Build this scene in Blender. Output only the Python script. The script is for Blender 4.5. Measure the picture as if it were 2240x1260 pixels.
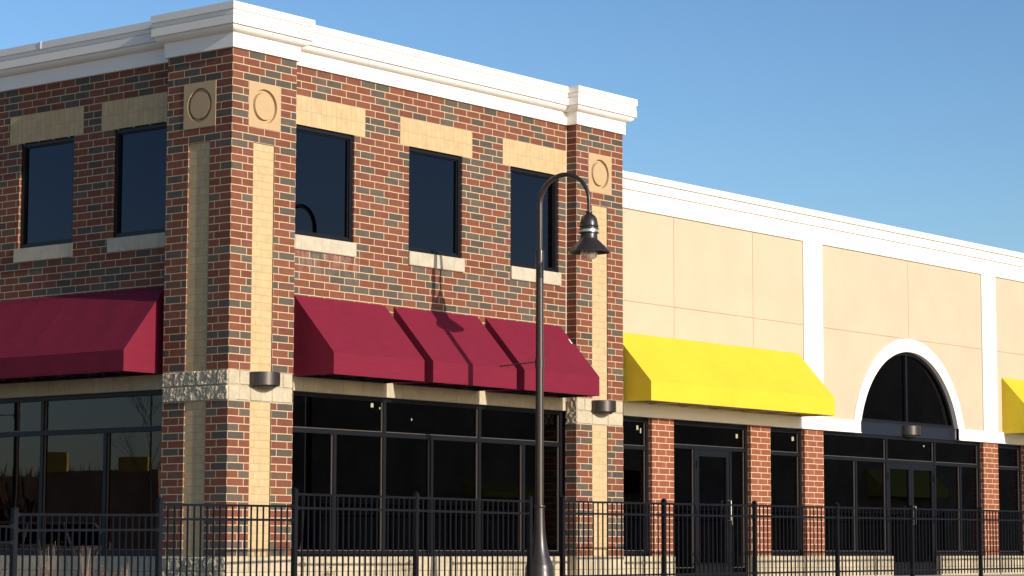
import bpy, bmesh, math, random
from mathutils import Vector, Matrix, noise
random.seed(7)
for o in list(bpy.data.objects): bpy.data.objects.remove(o)
S = bpy.context.scene; COL = S.collection
c = .1016                                   # one brick course
# ------------------------------------------------------------ camera
cam = bpy.data.cameras.new('camera'); co = bpy.data.objects.new('camera', cam); COL.objects.link(co)
R = Matrix(((0.6252135, -0.0844091, -0.7758758), (-0.7804495, -0.0643238, -0.6219011), (0.0025869, 0.9943529, -0.1060932)))
co.matrix_world = Matrix.Translation((-22.5303, -22.8012, 0.1089)) @ R.to_4x4()
cam.lens = 85.95; cam.sensor_width = 36; cam.clip_start = .5; cam.clip_end = 3000
S.camera = co
# ------------------------------------------------------------ light
SUN_T, SUN_EL = .075, math.radians(18)       # horizontal drift towards +X per metre of +Y, elevation
w = bpy.data.worlds.new('World'); S.world = w; w.use_nodes = True
wn = w.node_tree; bg = wn.nodes['Background']; sky = wn.nodes.new('ShaderNodeTexSky')
sky.sky_type = 'NISHITA'; sky.sun_disc = False; sky.sun_elevation = SUN_EL
sky.sun_rotation = math.pi + math.atan(SUN_T)
sky.air_density = 1.0; sky.dust_density = .8; sky.ozone_density = 2.9; sky.altitude = 200
gm = wn.nodes.new('ShaderNodeGamma'); gm.inputs[1].default_value = 1.34
wn.links.new(sky.outputs[0], gm.inputs[0]); wn.links.new(gm.outputs[0], bg.inputs[0]); bg.inputs[1].default_value = .081
sl = bpy.data.lights.new('sun', 'SUN'); so = bpy.data.objects.new('sun', sl); COL.objects.link(so)
sl.energy = 5; sl.angle = math.radians(.5); sl.color = (1, .90, .775)
d = Vector((SUN_T, 1, -math.tan(SUN_EL)*math.hypot(1, SUN_T))).normalized()
so.rotation_euler = d.to_track_quat('-Z', 'Y').to_euler()
S.view_settings.view_transform = 'Standard'; S.view_settings.look = 'None'
S.view_settings.exposure = .08; S.view_settings.gamma = 1
S.render.engine = 'CYCLES'
# ------------------------------------------------------------ mesh helpers
class MB:
    def __init__(s): s.v = []; s.f = []; s.u = []; s.sm = []
    def face(s, pts, uv=None, smooth=False):
        i = len(s.v); pts = [Vector(p) for p in pts]; s.v += pts; s.f.append(tuple(range(i, i+len(pts))))
        if uv is None:
            n = Vector((0, 0, 0))
            for a in range(len(pts)): n += pts[a].cross(pts[(a+1) % len(pts)])
            ax, ay, az = abs(n.x), abs(n.y), abs(n.z)
            if az > ax and az > ay: uv = [(p.x, p.y) for p in pts]
            elif ax > ay: uv = [(p.y, p.z) for p in pts]
            else: uv = [(p.x, p.z) for p in pts]
        s.u += uv; s.sm.append(smooth); return s
    def box(s, x0, x1, y0, y1, z0, z1, skip=''):
        F = {'-z': [(x0,y0,z0),(x0,y1,z0),(x1,y1,z0),(x1,y0,z0)], '+z': [(x0,y0,z1),(x1,y0,z1),(x1,y1,z1),(x0,y1,z1)],
             '-y': [(x0,y0,z0),(x1,y0,z0),(x1,y0,z1),(x0,y0,z1)], '+y': [(x1,y1,z0),(x0,y1,z0),(x0,y1,z1),(x1,y1,z1)],
             '-x': [(x0,y1,z0),(x0,y0,z0),(x0,y0,z1),(x0,y1,z1)], '+x': [(x1,y0,z0),(x1,y1,z0),(x1,y1,z1),(x1,y0,z1)]}
        for k, p in F.items():
            if k not in skip: s.face(p)
        return s
    def grid(s, rows, smooth=True, closed=False, uv=False):
        n = len(rows[0]); base = len(s.v)
        for r in rows: s.v += [Vector(p) for p in r]
        m = n if closed else n-1
        for i in range(len(rows)-1):
            for j in range(m):
                a = base+i*n+j; b = base+i*n+(j+1) % n; q = base+(i+1)*n+(j+1) % n; t = base+(i+1)*n+j
                s.f.append((a, b, q, t)); s.sm.append(smooth)
                for k in (a, b, q, t):
                    p = s.v[k]; s.u.append((p.x+p.y, p.z))
        return s
    def tube(s, pts, r, n=10, smooth=True, cap=True):
        pts = [Vector(p) for p in pts]; rr = r if isinstance(r, (list, tuple)) else [r]*len(pts)
        rows = []; up = None
        for i, p in enumerate(pts):
            t = (pts[min(i+1, len(pts)-1)]-pts[max(i-1, 0)]).normalized()
            if up is None:
                up = Vector((0, 0, 1)) if abs(t.z) < .9 else Vector((1, 0, 0))
            a = (up - t*up.dot(t)).normalized(); up = a; b = t.cross(a)
            rows.append([p+(a*math.cos(2*math.pi*k/n)+b*math.sin(2*math.pi*k/n))*rr[i] for k in range(n)])
        s.grid(rows, smooth, True)
        if cap: s.face(list(reversed(rows[0]))); s.face(rows[-1])
        return s
    def lathe(s, prof, cx, cy, n=40, a0=0, a1=2*math.pi, smooth=True):
        full = abs(a1-a0-2*math.pi) < 1e-6; m = n if full else n+1
        rows = [[(cx+r*math.cos(a0+(a1-a0)*k/n), cy+r*math.sin(a0+(a1-a0)*k/n), z) for k in range(m)] for r, z in prof]
        return s.grid(rows, smooth, full)
    def build(s, name, mat, parent=None, bevel=0, autosmooth=False):
        org = root_of(parent).location if parent else Vector((0, 0, 0))
        me = bpy.data.meshes.new(name); me.from_pydata([tuple(v-org) for v in s.v], [], s.f)
        uvl = me.uv_layers.new(name='UVMap')
        for i, q in enumerate(s.u): uvl.data[i].uv = q
        for i, q in enumerate(s.sm): me.polygons[i].use_smooth = q
        me.materials.append(mat); o = bpy.data.objects.new(name, me); COL.objects.link(o)
        if any(s.sm) or bevel:
            bm = bmesh.new(); bm.from_mesh(me); bmesh.ops.remove_doubles(bm, verts=bm.verts, dist=1e-5)
            if bevel:
                bmesh.ops.bevel(bm, geom=[e for e in bm.edges if len(e.link_faces) == 2 and e.calc_face_angle(0) > .6], offset=bevel, segments=2, affect='EDGES', clamp_overlap=True)
            for e in bm.edges:
                if len(e.link_faces) == 2 and e.calc_face_angle(0) > .7: e.smooth = False
            bm.to_mesh(me); bm.free()
        if parent: o.parent = parent
        return o
def root_of(o):
    while o.parent: o = o.parent
    return o
def thing(name, loc, label, cat, group=None):
    e = bpy.data.objects.new(name, None); e.empty_display_size = .3; COL.objects.link(e); e.location = loc
    return tag(e, label, cat, group)
def tag(o, label=None, cat=None, group=None, kind=None):
    if label: o['label'] = label
    if cat: o['category'] = cat
    if group: o['group'] = group
    if kind: o['kind'] = kind
    return o
def lab(o, l): o['label'] = l; return o
# ------------------------------------------------------------ materials
class NT:
    def __init__(s, name):
        s.m = bpy.data.materials.new(name); s.m.use_nodes = True; s.t = s.m.node_tree; s.b = s.t.nodes['Principled BSDF']; s.o = s.t.nodes['Material Output']
    def n(s, typ, **k):
        x = s.t.nodes.new('ShaderNode'+typ)
        for a, v in k.items():
            if a.startswith('i_'):
                key = a[2:]; key = int(key) if key.isdigit() else key.replace('_', ' ')
                x.inputs[key].default_value = v
            else: setattr(x, a, v)
        return x
    def l(s, a, b): s.t.links.new(a, b)
    def mix(s, f, a, b, mode='MIX'):
        x = s.n('Mix', data_type='RGBA', blend_type=mode)
        for sock, v in ((x.inputs[0], f), (x.inputs[6], a), (x.inputs[7], b)):
            if hasattr(v, 'links') or hasattr(v, 'is_output'): s.l(v, sock)
            else: sock.default_value = v if isinstance(v, (int, float)) else (*v, 1)
        return x.outputs[2]
    def noise(s, sc, det=4, rough=.6, vec=None, scale=None):
        x = s.n('TexNoise', i_Scale=sc, i_Detail=det, i_Roughness=rough)
        if vec is not None:
            if scale:
                mp = s.n('Mapping'); mp.inputs['Scale'].default_value = scale; s.l(vec, mp.inputs[0]); vec = mp.outputs[0]
            s.l(vec, x.inputs['Vector'])
        return x.outputs['Fac']
    def ramp(s, f, stops, interp='LINEAR'):
        x = s.n('ValToRGB'); r = x.color_ramp; r.interpolation = interp
        while len(r.elements) < len(stops): r.elements.new(.5)
        for e, (p, col) in zip(r.elements, stops): e.position = p; e.color = (*col, 1) if len(col) == 3 else col
        s.l(f, x.inputs[0]); return x.outputs[0]
    def bump(s, h, strength, dist=.01, prev=None):
        x = s.n('Bump', i_Strength=strength, i_Distance=dist); s.l(h, x.inputs['Height'])
        if prev: s.l(prev, x.inputs['Normal'])
        s.l(x.outputs[0], s.b.inputs['Normal']); return x.outputs[0]
def obj_pos(t):
    return t.n('NewGeometry').outputs['Position']
def plain(name, col, rough=.6, metal=0, var=.06, sc=6, bump=0, bsc=120, spec=.5, coat=0, streak=0):
    t = NT(name); pos = obj_pos(t)
    f = t.noise(sc, 5, .65, pos); lo = tuple(x*(1-var) for x in col); hi = tuple(min(1, x*(1+var)) for x in col)
    cc = t.ramp(f, [(.3, lo), (.7, hi)])
    if streak:
        g = t.noise(3.0, 4, .6, pos, (3, 3, .25)); cc = t.mix(t.ramp(g, [(.45, (0,0,0)), (.75, (streak,)*3)]), cc, tuple(x*.55 for x in col))
    t.l(cc, t.b.inputs['Base Color']); t.b.inputs['Roughness'].default_value = rough; t.b.inputs['Metallic'].default_value = metal
    t.b.inputs['Specular IOR Level'].default_value = spec; t.b.inputs['Coat Weight'].default_value = coat
    if bump: t.bump(t.noise(bsc, 6, .7, pos), bump, .01)
    return t.m
def masonry(name, bw, rh, stops, mortar, joint=.0055, offs=1/3, freq=2, var=.12, rough=.85, bump=.5, stain=None, mb=.35, phase=0, shift=0):
    t = NT(name); uv = t.n('TexCoord').outputs['UV']; pos = obj_pos(t)
    if phase or shift:
        mp = t.n('Mapping'); mp.inputs['Location'].default_value = (shift, phase, 0); t.l(uv, mp.inputs[0]); uv = mp.outputs[0]
    # slight irregularity of the joints
    wob = t.n('TexNoise', i_Scale=9., i_Detail=3.); t.l(uv, wob.inputs['Vector'])
    va = t.n('VectorMath', operation='SCALE'); t.l(wob.outputs['Color'], va.inputs[0]); va.inputs['Scale'].default_value = .006
    vb = t.n('VectorMath', operation='ADD'); t.l(uv, vb.inputs[0]); t.l(va.outputs[0], vb.inputs[1])
    vs = t.n('VectorMath', operation='SUBTRACT'); t.l(vb.outputs[0], vs.inputs[0]); vs.inputs[1].default_value = (.003, .003, .003)
    br = t.n('TexBrick', offset=offs, offset_frequency=freq, squash=1, squash_frequency=2)
    br.inputs['Color1'].default_value = (0, 0, 0, 1); br.inputs['Color2'].default_value = (1, 1, 1, 1); br.inputs['Mortar'].default_value = (.5, .5, .5, 1)
    br.inputs['Scale'].default_value = 1; br.inputs['Mortar Size'].default_value = joint; br.inputs['Mortar Smooth'].default_value = .25
    br.inputs['Brick Width'].default_value = bw; br.inputs['Row Height'].default_value = rh
    t.l(vs.outputs[0], br.inputs['Vector'])
    bc = t.ramp(br.outputs['Color'], stops)
    n1 = t.noise(38, 6, .7, pos); n2 = t.noise(7, 4, .6, pos); n3 = t.noise(60, 3, .6, uv, (1, .12, 1))
    bc = t.mix(1, bc, t.ramp(n1, [(.25, (1-var,)*3), (.75, (1+var,)*3)]), 'MULTIPLY')
    bc = t.mix(1, bc, t.ramp(n3, [(.3, (1-var*.8,)*3), (.7, (1+var*.8,)*3)]), 'MULTIPLY')
    bc = t.mix(1, bc, t.ramp(n2, [(.25, (.86,)*3), (.75, (1.09,)*3)]), 'MULTIPLY')
    mc = t.mix(n1, tuple(x*.88 for x in mortar), tuple(min(1, x*1.08) for x in mortar))
    cc = t.mix(br.outputs['Fac'], bc, mc)
    if stain: cc = stain(t, cc, pos)
    t.l(cc, t.b.inputs['Base Color']); t.b.inputs['Roughness'].default_value = rough; t.b.inputs['Specular IOR Level'].default_value = .25
    inv = t.n('Math', operation='SUBTRACT'); inv.inputs[0].default_value = 1; t.l(br.outputs['Fac'], inv.inputs[1])
    nb = t.bump(inv.outputs[0], mb, .006); t.bump(n1, bump, .004, nb)
    return t.m
def efflor(t, cc, pos):
    # pale lime streaks that ran down from the sills of the right facade
    sx = t.n('SeparateXYZ'); t.l(pos, sx.inputs[0])
    mz = t.n('MapRange', clamp=True); mz.inputs[1].default_value = 3.72; mz.inputs[2].default_value = 4.16; t.l(sx.outputs[2], mz.inputs[0])
    lt = t.n('Math', operation='LESS_THAN'); t.l(sx.outputs[2], lt.inputs[0]); lt.inputs[1].default_value = 4.18
    ax = t.n('Math', operation='GREATER_THAN'); t.l(sx.outputs[0], ax.inputs[0]); ax.inputs[1].default_value = 1.2
    bx = t.n('Math', operation='LESS_THAN'); t.l(sx.outputs[0], bx.inputs[0]); bx.inputs[1].default_value = 2.75
    g = t.noise(5, 5, .7, pos, (3.2, 3.2, .7)); gg = t.n('MapRange', clamp=True); gg.inputs[1].default_value = .44; gg.inputs[2].default_value = .72; t.l(g, gg.inputs[0])
    x = None
    for q in (mz.outputs[0], lt.outputs[0], ax.outputs[0], bx.outputs[0], gg.outputs[0]):
        if x is None: x = q; continue
        m = t.n('Math', operation='MULTIPLY'); t.l(x, m.inputs[0]); t.l(q, m.inputs[1]); x = m.outputs[0]
    h = t.n('Math', operation='MULTIPLY'); t.l(x, h.inputs[0]); h.inputs[1].default_value = .40
    return t.mix(h.outputs[0], cc, (.50, .42, .37))
GRY = [(.0, (.096, .079, .062)), (.08, (.066, .055, .046)), (.15, (.112, .090, .070)), (.22, (.080, .066, .054)), (.31, (.102, .082, .065)), (.335, (.122, .072, .053))]
RED = [(.36, (.150, .052, .030)), (.5, (.182, .065, .037)), (.62, (.135, .047, .030)), (.75, (.190, .071, .042)), (.88, (.155, .055, .036)), (1., (.172, .064, .044))]
M = {}
M['brick'] = masonry('multicolour brick', .3048, c, GRY+RED, (.52, .385, .235), joint=.0068, stain=efflor)
M['red_brick'] = masonry('red brick', .3048, c, [(0, (.215, .070, .040)), (.5, (.245, .082, .046)), (1, (.225, .074, .042))], (.60, .44, .28), joint=.007)
M['tan_brick'] = masonry('tan running brick', .3048, c, [(0, (.475, .352, .190)), (1, (.505, .377, .208))], (.35, .25, .14), joint=.0040, var=.05, bump=.2, mb=.25)
M['soldier'] = masonry('tan soldier brick', c, 2*c, [(0, (.475, .348, .190)), (1, (.51, .373, .208))], (.35, .25, .14), joint=.0036, offs=0, var=.05, bump=.2, mb=.2)
M['cream'] = masonry('cream block', .4064, 2*c, [(0, (.43, .375, .27)), (1, (.48, .42, .31))], (.33, .27, .19), joint=.0035, offs=.5, var=.10, bump=.8, mb=.35)
M['sill'] = masonry('cast stone sill', .4064, 2*c, [(0, (.43, .385, .29)), (1, (.47, .42, .32))], (.33, .27, .19), joint=.003, offs=0, var=.08, bump=.5, mb=.3, phase=-.1016, shift=.1)
M['base'] = masonry('base block', .4064, 2*c, [(0, (.43, .37, .26)), (1, (.48, .41, .29))], (.2, .155, .10), joint=.005, offs=.5, var=.14, bump=.8, mb=.5)
M['medallion'] = plain('medallion precast', (.43, .30, .165), .85, var=.05, bump=.25, bsc=90)
M['white'] = plain('white cornice stucco', (.80, .76, .70), .85, var=.025, sc=2, bump=.12, bsc=160)
M['white2'] = plain('white flat trim', (.80, .765, .71), .85, var=.02, sc=2, bump=.1, bsc=160)
M['coping'] = plain('painted metal coping', (.76, .72, .66), .38, var=.02, sc=1.5)
M['stucco'] = plain('tan stucco', (.515, .408, .290), .9, var=.045, sc=1.3, bump=.35, bsc=130)
M['frame'] = plain('dark anodised frame', (.0045, .0048, .0075), .42, metal=.0, var=.15, sc=4, spec=.3)
M['spandrel'] = plain('dark blue metal panel', (.010, .012, .021), .4, var=.08)
M['fence'] = plain('black powder coat', (.0036, .0041, .0068), .5, var=.2, sc=8, spec=.22)
M['lamp'] = plain('dark bronze paint', (.034, .026, .023), .34, metal=.25, var=.1, spec=.5, coat=.25)
M['wall_lamp'] = plain('brushed bronze', (.070, .062, .058), .36, metal=.7, var=.1, sc=20)
M['inside_lamp'] = plain('lamp underside', (.05, .045, .04), .6)
M['steel'] = plain('bright steel', (.62, .6, .56), .3, metal=.8)
M['paper'] = plain('cream sticker', (.34, .33, .22), .7)
M['interior'] = plain('interior drywall', (.42, .35, .28), .9, var=.15)
M['intfloor'] = plain('bare interior slab', (.30, .25, .20), .8, var=.15)
M['roof'] = plain('roof membrane', (.35, .34, .33), .9)
M['caulk'] = plain('pale caulk joint', (.74, .66, .52), .8)
M['asphalt'] = plain('sun bleached asphalt', (.20, .17, .135), .9, var=.25, sc=3, bump=.4, bsc=200)
M['walk'] = plain('concrete walk', (.46, .40, .33), .9, var=.12, sc=3, bump=.2, bsc=150)
M['kerb'] = plain('concrete kerb', (.38, .355, .32), .9, var=.12)
M['mulch'] = plain('brown mulch', (.12, .08, .055), .95, var=.5, sc=30, bump=1, bsc=60)
M['field'] = plain('dry field', (.36, .27, .18), .95, var=.3, sc=.35, bump=.3, bsc=10)
M['woods'] = plain('bare woodland', (.085, .060, .043), .95, var=.45, sc=.3)
M['opp'] = plain('tan block wall', (.50, .33, .20), .9, var=.3, sc=.6)
M['opp_y'] = plain('gold canvas', (.80, .60, .10), .8)
M['bark'] = plain('bare bark', (.10, .075, .058), .9, var=.2, sc=20)
M['straw'] = plain('dry straw', (.20, .145, .105), .85, var=.35, sc=14)
M['seed'] = plain('rusty seed heads', (.24, .105, .055), .9, var=.4, sc=30)
M['frost'] = None
def fabric(name, col, trans, var=.05):
    t = NT(name); pos = obj_pos(t); uv = t.n('TexCoord').outputs['UV']
    f = t.noise(14, 4, .6, uv, (.25, 2.6, 1)); g = t.noise(1.4, 3, .5, pos)
    cc = t.ramp(f, [(.3, tuple(x*(1-var) for x in col)), (.7, tuple(min(1, x*(1+var)) for x in col))])
    cc = t.mix(1, cc, t.ramp(g, [(.3, (.96,)*3), (.7, (1.03,)*3)]), 'MULTIPLY')
    t.l(cc, t.b.inputs['Base Color']); t.b.inputs['Roughness'].default_value = .8; t.b.inputs['Specular IOR Level'].default_value = .2
    t.b.inputs['Sheen Weight'].default_value = 0
    wv = t.noise(420, 2, .5, pos); nb = t.bump(wv, .25, .002); t.bump(t.noise(2.6, 3, .5, pos), .28, .03, nb)
    tr = t.n('BsdfTranslucent'); t.l(cc, tr.inputs[0]); mx = t.n('MixShader'); mx.inputs[0].default_value = trans
    t.l(t.b.outputs[0], mx.inputs[1]); t.l(tr.outputs[0], mx.inputs[2]); t.l(mx.outputs[0], t.o.inputs[0])
    return t.m
M['red_fabric'] = fabric('burgundy awning canvas', (.168, .0105, .030), .05, .10)
M['yellow_fabric'] = fabric('yellow awning canvas', (.68, .52, .036), .12, .03)
def glass(name, tint, ior=1.5, wav=.010, gtint=(.80, .78, 1, 1)):
    t = NT(name); t.t.nodes.remove(t.b)
    fr = t.n('Fresnel'); fr.inputs[0].default_value = ior
    gl = t.n('BsdfGlossy'); gl.inputs['Roughness'].default_value = .004; gl.inputs[0].default_value = gtint
    tr = t.n('BsdfTransparent'); tr.inputs[0].default_value = (*tint, 1)
    nz = t.noise(.9, 2, .5, obj_pos(t)); bp = t.n('Bump', i_Strength=wav, i_Distance=.05); t.l(nz, bp.inputs['Height'])
    t.l(bp.outputs[0], gl.inputs['Normal'])
    mx = t.n('MixShader'); t.l(fr.outputs[0], mx.inputs[0]); t.l(tr.outputs[0], mx.inputs[1]); t.l(gl.outputs[0], mx.inputs[2]); t.l(mx.outputs[0], t.o.inputs[0])
    return t.m
M['glass'] = glass('tinted storefront glass', (.24, .225, .21), 1.5, .010, (.90, .82, .94, 1))
M['glass_up'] = glass('dark upper glass', (.03, .034, .045), 1.45)
def frosted():
    t = NT('ribbed prismatic glass'); t.b.inputs['Base Color'].default_value = (.72, .68, .64, 1); t.b.inputs['Roughness'].default_value = .35
    t.b.inputs['Transmission Weight'].default_value = .75; t.b.inputs['IOR'].default_value = 1.3
    return t.m
M['frost'] = frosted()
# ------------------------------------------------------------ building helpers
def P(ax, s, dpt, z):            # facade coordinates: 'R' runs along x and looks to -y, 'L' runs along y and looks to -x
    return (s, dpt, z) if ax == 'R' else (dpt, s, z)
def fbox(mb, ax, s0, s1, d0, d1, z0, z1, skip=''):
    if ax == 'R': mb.box(s0, s1, d0, d1, z0, z1, skip)
    else: mb.box(d0, d1, s0, s1, z0, z1, skip)
    return mb
def wallmesh(mb, ax, s0, s1, z0, z1, front, th, holes, ends=(True, True)):
    ss = sorted({s0, s1, *[h[0] for h in holes], *[h[1] for h in holes]}); zz = sorted({z0, z1, *[h[2] for h in holes], *[h[3] for h in holes]})
    ss = [q for q in ss if s0-1e-9 <= q <= s1+1e-9]; zz = [q for q in zz if z0-1e-9 <= q <= z1+1e-9]
    def solid(i, j):
        if i < 0: return not ends[0]
        if i >= len(ss)-1: return not ends[1]
        if j < 0 or j >= len(zz)-1: return False
        a, b = (ss[i]+ss[i+1])/2, (zz[j]+zz[j+1])/2
        return not any(h[0] < a < h[1] and h[2] < b < h[3] for h in holes)
    bk = front+th
    def q(a, b, cc, dd, flip):
        pts = [a, b, cc, dd]
        if flip: pts.reverse()
        mb.face(pts)
    L = ax == 'L'
    for i in range(len(ss)-1):
        for j in range(len(zz)-1):
            if not solid(i, j): continue
            a, b, e, f = ss[i], ss[i+1], zz[j], zz[j+1]
            q(P(ax,a,front,e), P(ax,b,front,e), P(ax,b,front,f), P(ax,a,front,f), L)
            q(P(ax,b,bk,e), P(ax,a,bk,e), P(ax,a,bk,f), P(ax,b,bk,f), L)
            if not solid(i-1, j): q(P(ax,a,bk,e), P(ax,a,front,e), P(ax,a,front,f), P(ax,a,bk,f), L)
            if not solid(i+1, j): q(P(ax,b,front,e), P(ax,b,bk,e), P(ax,b,bk,f), P(ax,b,front,f), L)
            if not solid(i, j-1): q(P(ax,a,bk,e), P(ax,b,bk,e), P(ax,b,front,e), P(ax,a,front,e), L)
            if not solid(i, j+1): q(P(ax,a,front,f), P(ax,b,front,f), P(ax,b,bk,f), P(ax,a,bk,f), L)
    return mb
def sweep(name, path, prof, mat, parent, smooth=False):
    """rectilinear plan path (outward side on the right of travel), profile of (outward, z)"""
    nrm = []
    for a, b in zip(path, path[1:]):
        t = Vector((b[0]-a[0], b[1]-a[1])).normalized(); nrm.append(Vector((t.y, -t.x)))
    rows = []
    for i, p in enumerate(path):
        n = nrm[0] if i == 0 else nrm[-1] if i == len(path)-1 else nrm[i-1]+nrm[i]
        rows.append([(p[0]+n.x*e, p[1]+n.y*e, z) for e, z in prof])
    mb = MB()
    for i in range(len(rows)-1):
        for j in range(len(prof)-1):
            mb.face([rows[i][j], rows[i+1][j], rows[i+1][j+1], rows[i][j+1]])
    mb.face(list(rows[0])); mb.face(list(reversed(rows[-1])))
    return mb.build(name, mat, parent)
def rough_face(mb, ax, s0, s1, z0, z1, front, amp, block=.4064, row=.2032, seed=0, step=.013, gap=.0045, back=.06):
    """split-face blocks: each block a dense displaced grid with a recessed joint"""
    zz = z0; r = 0
    while zz < z1-1e-6:
        ztop = min(zz+row, z1); s = s0-(block/2 if r % 2 else 0)
        while s < s1-1e-6:
            a, b = max(s, s0), min(s+block, s1)
            if b-a > .02:
                n = max(3, int((b-a)/step)); m = max(3, int((ztop-zz)/step)); rows = []
                for j in range(m+1):
                    rr = []
                    for i in range(n+1):
                        u, v = a+gap+(b-a-2*gap)*i/n, zz+gap+(ztop-zz-2*gap)*j/m
                        edge = min(i, n-i, j, m-j)
                        h = noise.noise(Vector((u*11, v*8, seed+r*3.1+s*2)))*.55+noise.noise(Vector((u*26, v*22, seed+5)))*.5+noise.noise(Vector((u*62, v*56, seed+9)))*.4
                        off = -back*.35 if edge == 0 else -amp*(.35+.9*h)
                        rr.append(P(ax, u, front+(0 if edge else .02)+off if edge else front+.02, v))
                    rows.append(rr if ax == 'R' else list(reversed(rr)))
                mb.grid(rows, smooth=False)
            s += block
        zz = ztop; r += 1
    return mb
def fix_uv(o): return o
def window(parent, ax, s0, s1, z0, z1, fr, up=True, name='window', fw=.055, lintel=None, sill=None, front=.203):
    mb = MB()
    for a in ((s0, s1, z1-fw, z1), (s0, s1, z0, z0+fw), (s0, s0+fw, z0+fw, z1-fw), (s1-fw, s1, z0+fw, z1-fw)):
        fbox(mb, ax, a[0], a[1], fr, fr+.09, a[2], a[3])
    W = mb.build(name, M['frame'], parent)
    g = MB(); fbox(g, ax, s0+fw, s1-fw, fr+.045, fr+.053, z0+fw, z1-fw); g.build('pane', M['glass_up'], W)
    b = MB()
    i = fw
    for a in ((s0+i, s1-i, z1-i-.018, z1-i), (s0+i, s1-i, z0+i, z0+i+.018), (s0+i, s0+i+.018, z0+i+.018, z1-i-.018), (s1-i-.018, s1-i, z0+i+.018, z1-i-.018)):
        fbox(b, ax, a[0], a[1], fr+.025, fr+.044, a[2], a[3])
    b.build('glazing_bead', M['frame'], W)
    if sill:
        m = MB(); fbox(m, ax, sill[0], sill[1], front-.035, front+.12, z0-2*c, z0-.004); m.build('sill', M['sill'], W, bevel=.006)
    if lintel:
        m = MB(); fbox(m, ax, lintel[0], lintel[1], front-.003, front+.05, 58*c, 62*c); m.build('lintel', M['soldier'], W)
    return W
def storefront(parent, ax, s0, s1, z0, z1, fr, full, low, rail, name='storefront', fw=.06, sills=True, doors=(), skip=None):
    """mullion grid; full = verticals over the whole height, low = verticals under the rail"""
    mb = MB(); D = .10
    fbox(mb, ax, s0, s1, fr, fr+D, z1-fw, z1); fbox(mb, ax, s0, s0+fw, fr, fr+D, z0, z1-fw); fbox(mb, ax, s1-fw, s1, fr, fr+D, z0, z1-fw)
    segs = [(s0+fw, s1-fw)]
    for dd in doors:
        n = []
        for a, b in segs:
            if a < dd[0] < b: n += [(a, dd[0]), (dd[1], b)]
            else: n.append((a, b))
        segs = n
    for a, b in segs: fbox(mb, ax, a, b, fr+.001, fr+D-.001, z0, z0+fw*1.15)
    if rail: fbox(mb, ax, s0+fw, s1-fw, fr+.002, fr+D-.002, rail-fw/2, rail+fw/2)
    for s in full: fbox(mb, ax, s-fw/2, s+fw/2, fr+.004, fr+D-.004, z0+.001, z1-fw-.001)
    for s in low: fbox(mb, ax, s-fw/2, s+fw/2, fr+.004, fr+D-.004, z0+.001, rail-fw/2-.001)
    o = mb.build(name, M['frame'], parent)
    cuts = sorted([s0+fw/2, s1-fw/2, *full]); inner = .5*fw
    if rail:
        for a, b in zip(cuts, cuts[1:]): pane(o, ax, a+inner, b-inner, rail+fw/2, z1-fw, fr)
    cl = sorted([s0+fw/2, s1-fw/2, *full, *low])
    zt = rail-fw/2 if rail else z1-fw
    for a, b in zip(cl, cl[1:]):
        mid = (a+b)/2
        if any(dd[0] < mid < dd[1] for dd in doors): continue
        pane(o, ax, a+inner, b-inner, z0+fw*1.15, zt, fr)
    return o
def pane(o, ax, a, b, z0, z1, fr):
    g = MB(); fbox(g, ax, a, b, fr+.046, fr+.054, z0, z1); p = g.build('pane', M['glass'], o)
    return p
def beads(o, ax, rects, fr):
    mb = MB()
    for a, b, z0, z1 in rects:
        k = .012
        fbox(mb, ax, b-k, b, fr+.03, fr+.045, z0, z1); fbox(mb, ax, a, b-k, fr+.03, fr+.045, z0, z0+k)
    mb.build('glazing_bead', M['steel'], o)
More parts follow.
